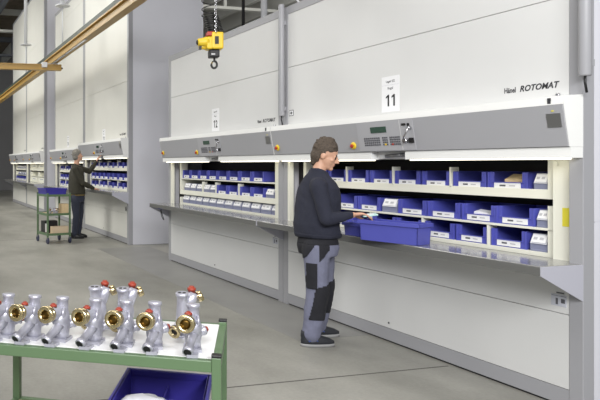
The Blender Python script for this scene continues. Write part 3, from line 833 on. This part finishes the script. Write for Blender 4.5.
def head_paint(q, s):
    pts = [(q(.345, .125, -.005), .06 * s, 2), (q(.345, -.125, -.005), .06 * s, 2)]
    pts += [(q(.345, sd * r, .085), .036 * s, 2) for sd in (-1, 1) for r in (.06, .10, .14, .18)]
    pts += [(q(.385, r, -.255), .035 * s, 1) for r in (-.07, -.035, 0, .035, .07)]
    def f(c):
        for p, r, m in pts:
            if (c - p).length < r: return m
        return 0
    return f

def add_hand(mb, wr, pal, out, nrm, curl, thumb, sc=1.0):
    """wr wrist, pal direction along the palm, out towards the little finger, nrm palm-down normal"""
    c = wr + pal * .045 * sc
    rot = Matrix((pal, out, nrm)).transposed()
    mb.ball(c, (.055 * sc, .042 * sc, .017 * sc), rot=rot)
    mb.limb([(wr - pal * .03 * sc, .026 * sc), (wr + pal * .01 * sc, .024 * sc)])
    for k, (o, l) in enumerate(((-.030, .088), (-.010, .098), (.011, .09), (.030, .07))):
        b0 = wr + pal * .078 * sc + out * o * sc; d = pal.copy(); pts = [(b0 - pal * .03 * sc, .0095 * sc), (b0, .0095 * sc)]; p = b0
        for j, f in enumerate((.45, .31, .24)):
            ang = curl * (.5 + .35 * j)
            d = (pal * math.cos(ang) + nrm * math.sin(ang) + out * (o * 2)).normalized()
            p = p + d * l * f * sc; pts.append((p, (.0088 - .0009 * j) * sc))
        mb.limb(pts)
    b0 = wr + pal * .02 * sc - out * .028 * sc; d = (pal * .6 - out * .75 + nrm * thumb).normalized()
    p1 = b0 + d * .04 * sc; d2 = (pal * .85 - out * .3 + nrm * thumb * 1.4).normalized(); p2 = p1 + d2 * .034 * sc; p3 = p2 + d2 * .024 * sc
    mb.limb([(b0, .014 * sc), (p1, .0115 * sc), (p2, .0105 * sc), (p3, .0085 * sc)])

def shoe(t, foot, fw, zt, m, trim=None, L=.29):
    """foot: point under the ankle on the floor"""
    up = V(0, 0, 1); rt = fw.cross(up)
    def rg(f, z, hf, hr): return oval(foot + fw * f + up * z, fw, rt, hf, hr, 24, 2.3)
    sh = MB(); sh.rings([rg(.055, .02, L * .5, .05), rg(.055, .045, L * .495, .05), rg(.035, .068, L * .42, .047), rg(.0, .088, L * .31, .043), rg(-.03, .108, L * .2, .04), rg(-.035, .13, L * .17, .04)])
    s = sh.obj('shoe', m, t)
    MB().rings([rg(.055, .0, L * .5, .052), rg(.055, .022, L * .515, .054), rg(.055, .026, L * .50, .05)]).obj('sole', 'sole' if trim else m, s)
    if trim:
        mb = MB()
        for k in range(3): mb.tube([foot + fw * (.03 + .03 * k) + rt * r + up * (.108 - .018 * k + .004 - abs(r) * .35) for r in (-.03, -.015, 0, .015, .03)], .0045, 6)
        for sd in (-1, 1): mb.tube([foot + fw * a + rt * sd * .048 + up * z for a, z in ((-.04, .05), (0, .07), (.04, .052))], .006, 6)
        mb.obj('lace', trim, s)
    return s

def person(name, label, loc, rz, J, face, body, hs, hairm, topm, legm, shoem, foot_dir, curl, headup, extra):
    t = thing(name, label, 'person', loc, rz)
    j = {k: Vector(v) for k, v in J.items()}
    fw = V(math.cos(body), math.sin(body), 0); rt = V(math.sin(body), -math.cos(body), 0); up = V(0, 0, 1)
    hf = V(math.cos(face[0]) * math.cos(face[1]), math.sin(face[0]) * math.cos(face[1]), math.sin(face[1])); hr = V(math.sin(face[0]), -math.cos(face[0]), 0); hu = hr.cross(hf)
    # ---- body (continuous skin)
    b_ = MB()
    q = add_head(b_, j['head'], hf, hu, hr, hs)
    b_.limb([(j['neckb'] - up * .06, .05), (j['neckb'] - fw * .004, .055), (q(-.06, 0, -.26), .056), (q(-.05, 0, -.1), .058)])
    b_.rings([oval(j['pel'] - up * .03, fw, rt, .10, .14), oval(j['hem'], fw, rt, .10, .14), oval(j['waist'], fw, rt, .10, .14), oval(j['chest'], fw, rt, .10, .15), oval(j['shc'] - up * .02, fw, rt, .06, .11), oval(j['neckb'] - up * .03, fw, rt, .045, .05)])
    for sd in 'RL':
        b_.limb([(j['sh' + sd], .05), (j['el' + sd], .036), (j['wr' + sd], .026)])
        b_.limb([(j['hip' + sd], .075), (j['kn' + sd], .05), (j['an' + sd], .036)])
        f = foot_dir[sd]; fd = V(math.cos(f), math.sin(f), 0); an = j['an' + sd]
        b_.limb([(an, .036), (V(an.x, an.y, .055) - fd * .02, .034), (V(an.x, an.y, .045) + fd * .13, .028)])
        pal = (j['hd' + sd] - j['wr' + sd]).normalized(); nr = V(*extra['nrm' + sd]); nr = (nr - pal * nr.dot(pal)).normalized()
        out = (nr.cross(pal) if extra['side' + sd] > 0 else pal.cross(nr)).normalized()
        add_hand(b_, j['wr' + sd], pal, out, nr, curl[sd], extra['thumb' + sd], 1.0)
    bake(b_, 'body', ['skin', 'lip', 'eye'], t, .0055 if hs > .2 else .006, 2, .4, head_paint(q, hs))
    # ---- hair
    h = MB()
    rot = Matrix((hf, hr, hu)).transposed()
    h.ball(q(-.075, 0, .15), (hs * .405, hs * .345, hs * .43), rot=rot, seg=22)
    h.ball(q(-.20, 0, -.08), (hs * .27, hs * .315, hs * .30), rot=rot, seg=18)
    if extra['long']: h.ball(q(-.25, 0, -.27), (hs * .145, hs * .215, hs * .21), rot=rot, seg=18)
    for k in range(46):
        a = random.uniform(-1, .45); rr = random.uniform(-1, 1)
        pz = .15 + .42 * math.sqrt(max(0, 1 - (a * .9) ** 2 * .9 - rr * rr * .75))
        c = q(-.06 + a * .36, rr * .28, pz)
        h.ball(c, (hs * .075, hs * .05, hs * .04), rot=rot @ Matrix.Rotation(random.uniform(-.6, .6), 3, 'Z'), seg=8)
    for k in range(11):
        h.ball(q(.19 + random.uniform(-.03, .02), -.25 + .05 * k, .33 + random.uniform(-.05, .05)), (hs * .06, hs * .04, hs * .055), rot=rot @ Matrix.Rotation(random.uniform(.2, .8), 3, 'Y'), seg=8)
    ho = bake(h, 'hair', hairm, t, .006, 2, .5)
    bm = bmesh.new(); bm.from_mesh(ho.data)
    # clear the face, temples and ears
    def in_face(c):
        d = c - j['head']; f, r, u = d.dot(hf) / hs, d.dot(hr) / hs, d.dot(hu) / hs
        wob = .03 * noise.noise(Vector((c.x * 60, c.y * 60, c.z * 60)))
        line = .13 + max(0, f - .12) * .5 if f > .0 else (-.12 if f > -.13 else -1)   # front hairline, sideburn
        return (f > .0 and u < line + wob) or (f > -.12 and u < .07 and abs(r) > .2 and f < .02 and u < -.06)
    bmesh.ops.delete(bm, geom=[f for f in bm.faces if in_face(f.calc_center_median())], context='FACES')
    bm.to_mesh(ho.data); bm.free()
    sol = ho.modifiers.new('thick', 'SOLIDIFY'); sol.thickness = .012; sol.offset = -1
    # ---- sweater
    s = MB()
    tf = (fw * math.cos(R(24)) - up * math.sin(R(24)))
    s.rings([oval(j['hem'], fw, rt, .148, .182), oval(j['hem'] + up * .03, fw, rt, .158, .196), oval(j['waist'], fw, rt, .152, .196), oval((j['waist'] + j['chest']) / 2, fw, rt, .148, .198), oval(j['chest'], fw, rt, .138, .20), oval((j['chest'] + j['shc']) / 2 + up * .02, fw, rt, .118, .19), oval(j['shc'], (fw - up * .2).normalized(), rt, .095, .155), oval(j['shc'] + (j['neckb'] - j['shc']) * .55, (fw - up * .35).normalized(), rt, .078, .10), oval(j['neckb'] - up * .002, tf, rt, .074, .074)])
    for sd in 'RL':
        sh, el, wr = j['sh' + sd], j['el' + sd], j['wr' + sd]
        cf = wr - (wr - el).normalized() * .02
        s.limb([(sh - up * .02, .070), (sh.lerp(el, .5), .062), (el, .055), (el.lerp(cf, .55), .050), (cf - (cf - el).normalized() * .05, .042), (cf, .037)])
        s.limb([(j['shc'] - up * .02, .075), (sh - up * .01, .070)])
    n0 = random.uniform(0, 9)
    def fold(c): return .007 * (noise.noise(Vector((c.x * 9, c.y * 9, c.z * 6.5 + n0))) - .0) + .004 * noise.noise(Vector((c.x * 20 + c.z * 12, c.y * 20 - c.z * 8, c.z * 9 + n0)))
    sw = bake(s, 'sweater', topm, t, .0085, 3, .5, None, fold)
    wrist = [(j['wr' + k], (j['wr' + k] - j['el' + k]).normalized()) for k in 'RL']
    patch(sw, 'hem_band', topm, sw, lambda c, n: c.z < j['hem'].z + .035 and abs(n.z) < .7, .004)
    if extra['shirt']: MB().rings([oval(j['hem'] - up * .03, fw, rt, .148, .185), oval(j['hem'] + up * .03, fw, rt, .145, .182)]).obj('shirt_hem', 'shirt', t)
    # ---- trousers
    l = MB()
    l.rings([oval(j['hem'] + up * .03, fw, rt, .122, .160), oval(j['hem'] - up * .03, fw, rt, .138, .172), oval(j['pel'] - up * .03, fw, rt, .140, .178), oval(j['pel'] - up * .10, fw, rt, .118, .168)])
    for sd in 'RL':
        hp, kn, an = j['hip' + sd], j['kn' + sd], j['an' + sd]
        l.limb([(hp, .112), (hp.lerp(kn, .35), .104), (hp.lerp(kn, .7), .095), (kn, .090), (kn.lerp(an, .4), .088), (kn.lerp(an, .75), .082), (an + up * .0, .077), (an - up * .02, .068)] if extra['work'] else [(hp, .106), (hp.lerp(kn, .35), .098), (hp.lerp(kn, .7), .085), (kn, .076), (kn.lerp(an, .4), .074), (kn.lerp(an, .75), .070), (an, .066), (an - up * .02, .058)])
    n1 = random.uniform(0, 9)
    def fold2(c): return .008 * noise.noise(Vector((c.x * 10, c.y * 10, c.z * 8 + n1))) + .005 * noise.noise(Vector((c.x * 22 + c.z * 14, c.y * 22, c.z * 20 + n1))) * (1 if c.z < .35 else .4)
    tr = bake(l, 'trousers', legm, t, .009, 3, .5, None, fold2)
    for sd in 'RL':
        f = foot_dir[sd]; an = j['an' + sd]
        shoe(t, V(an.x, an.y, 0), V(math.cos(f), math.sin(f), 0), .12, shoem, 'shoeb' if extra['work'] else None)
    if extra['work']:
        zt = j['hem'].z
        lf = V(math.cos(R(6)), math.sin(R(6)), 0); lr = V(math.sin(R(6)), -math.cos(R(6)), 0)
        patch(tr, 'waist_panel', 'patch', tr, lambda c, n: c.z > zt - .05, .003)
        patch(tr, 'back_pocket', 'patch', tr, lambda c, n: zt - .20 < c.z <= zt - .05 and c.x < -.105 - (zt - .05 - c.z) * .55 and n.dot(lr) > -.7, .004)
        patch(tr, 'front_pocket', 'patch', tr, lambda c, n: zt - .185 < c.z <= zt - .05 and -.076 < c.x < .012 - max(0, zt - .09 - c.z) * .85 and n.dot(lr) > 0.3 and c.dot(lr) > .03, .003)
        patch(tr, 'thigh_pocket', 'patch', tr, lambda c, n: .50 < c.z < .715 and n.dot(lr) > .15 and -.185 < c.x < -.09 and c.dot(lr) > .03, .010)
        for sd in 'RL':
            kn = j['kn' + sd]; an = j['an' + sd]
            def kp(c, n, sd=sd):
                ax = an.lerp(kn, (c.z - an.z) / (kn.z - an.z))
                if (V(c.x, c.y, 0) - V(ax.x, ax.y, 0)).length > .118 or not .235 < c.z < .52 + (c.x - ax.x) * .25: return False
                return (c.x > ax.x - .045 - (.5 - c.z) * .05 and n.dot(lr) > -.6) if sd == 'R' else n.dot(lf) > -.1
            patch(tr, 'knee_pad', 'patch', tr, kp, .006)
    return t

J1 = dict(head=(0.046, -.01, 1.634), neckb=(-0.006, 0, 1.500), shR=(-0.075, -0.160, 1.375), shL=(0.075, 0.165, 1.385), elR=(-0.035, -0.24, 1.095), wrR=(0.183, -0.22, 1.129), hdR=(0.257, -0.24, 1.139),
          elL=(0.08, 0.22, 1.12), wrL=(0.17, .22, 1.00), hdL=(0.24, .22, .962), hem=(-0.022, 0, 0.92), waist=(-0.035, 0, 1.033), chest=(-0.018, 0, 1.242), shc=(-0.012, 0, 1.405), pel=(-0.018, 0, 0.868),
          hipR=(-0.060, -0.075, 0.83), hipL=(0.045, 0.08, 0.83), knR=(-0.062, -0.10, 0.469), anR=(-0.110, -0.09, 0.11), knL=(0.085, 0.15, 0.45), anL=(0.06, 0.21, 0.11))
man = person('person', 'man in navy sweater and grey work trousers standing at the counter of cabinet 11', (3.416, 4.788, 0), R(-14.66), J1,
             (R(-25), R(-20)), R(30), .262, 'hairb', 'navy', 'work', 'shoe', dict(R=R(2), L=R(6)), dict(R=.9, L=1.3), None,
             dict(nrmR=(0, -.15, -1), nrmL=(.5, 0, -1), sideR=1, sideL=-1, thumbR=.35, thumbL=.5, long=True, shirt=False, work=True))
J2 = dict(head=(-0.008, 0, 1.735), neckb=(-0.035, 0, 1.545), shR=(-0.05, -0.17, 1.46), shL=(0.04, 0.17, 1.475), elR=(0.10, -0.22, 1.16), wrR=(0.335, -0.06, 1.045), hdR=(0.42, -.02, 1.03), elL=(0.25, 0.22, 1.40), wrL=(0.40, 0.26, 1.62), hdL=(0.435, 0.26, 1.70),
          hem=(-0.021, 0, 0.925), waist=(-0.031, 0, 1.075), chest=(-0.031, 0, 1.32), shc=(-0.025, 0, 1.465), pel=(-0.021, 0, 0.86), hipR=(-0.05, -0.085, 0.84), hipL=(0.022, 0.085, 0.84), knR=(-0.035, -0.10, 0.47), anR=(-0.07, -0.10, 0.11), knL=(0.04, 0.10, 0.47), anL=(0.0, 0.09, 0.11))
man2 = person('person', 'grey-haired man in dark sweater and jeans reaching up to the control panel', (3.358, 12.92, 0), R(-14.66), J2,
              (R(25), R(8)), R(30), .25, 'hairg', 'olive', 'jeans', 'black', dict(R=R(5), L=R(10)), dict(R=.4, L=.7), None,
              dict(nrmR=(0, 0, -1), nrmL=(1, 0, -.2), sideR=1, sideL=-1, thumbR=.2, thumbL=.2, long=False, shirt=True, work=False))
# what the man in navy holds
w = bpy.data.objects.new('wrapped_part', None); COL.objects.link(w)
rot = Matrix.Rotation(R(-14.66), 4, 'Z')
pp_ = Matrix.Translation((3.416, 4.788, 0)) @ rot @ Vector((.318, -.25, 1.132))
w.location = pp_; w.rotation_euler = (R(6), R(-8), R(-25)); tag(w, 'pale mint wrapped part held in the hand of the man in navy', 'packet')
MB().box(-.06, .055, -.04, .04, -.006, .006).obj('wrapper', 'mint', w, .004)
MB().box(-.03, .03, -.02, .02, .006, .0075).obj('label_card', 'label', w)
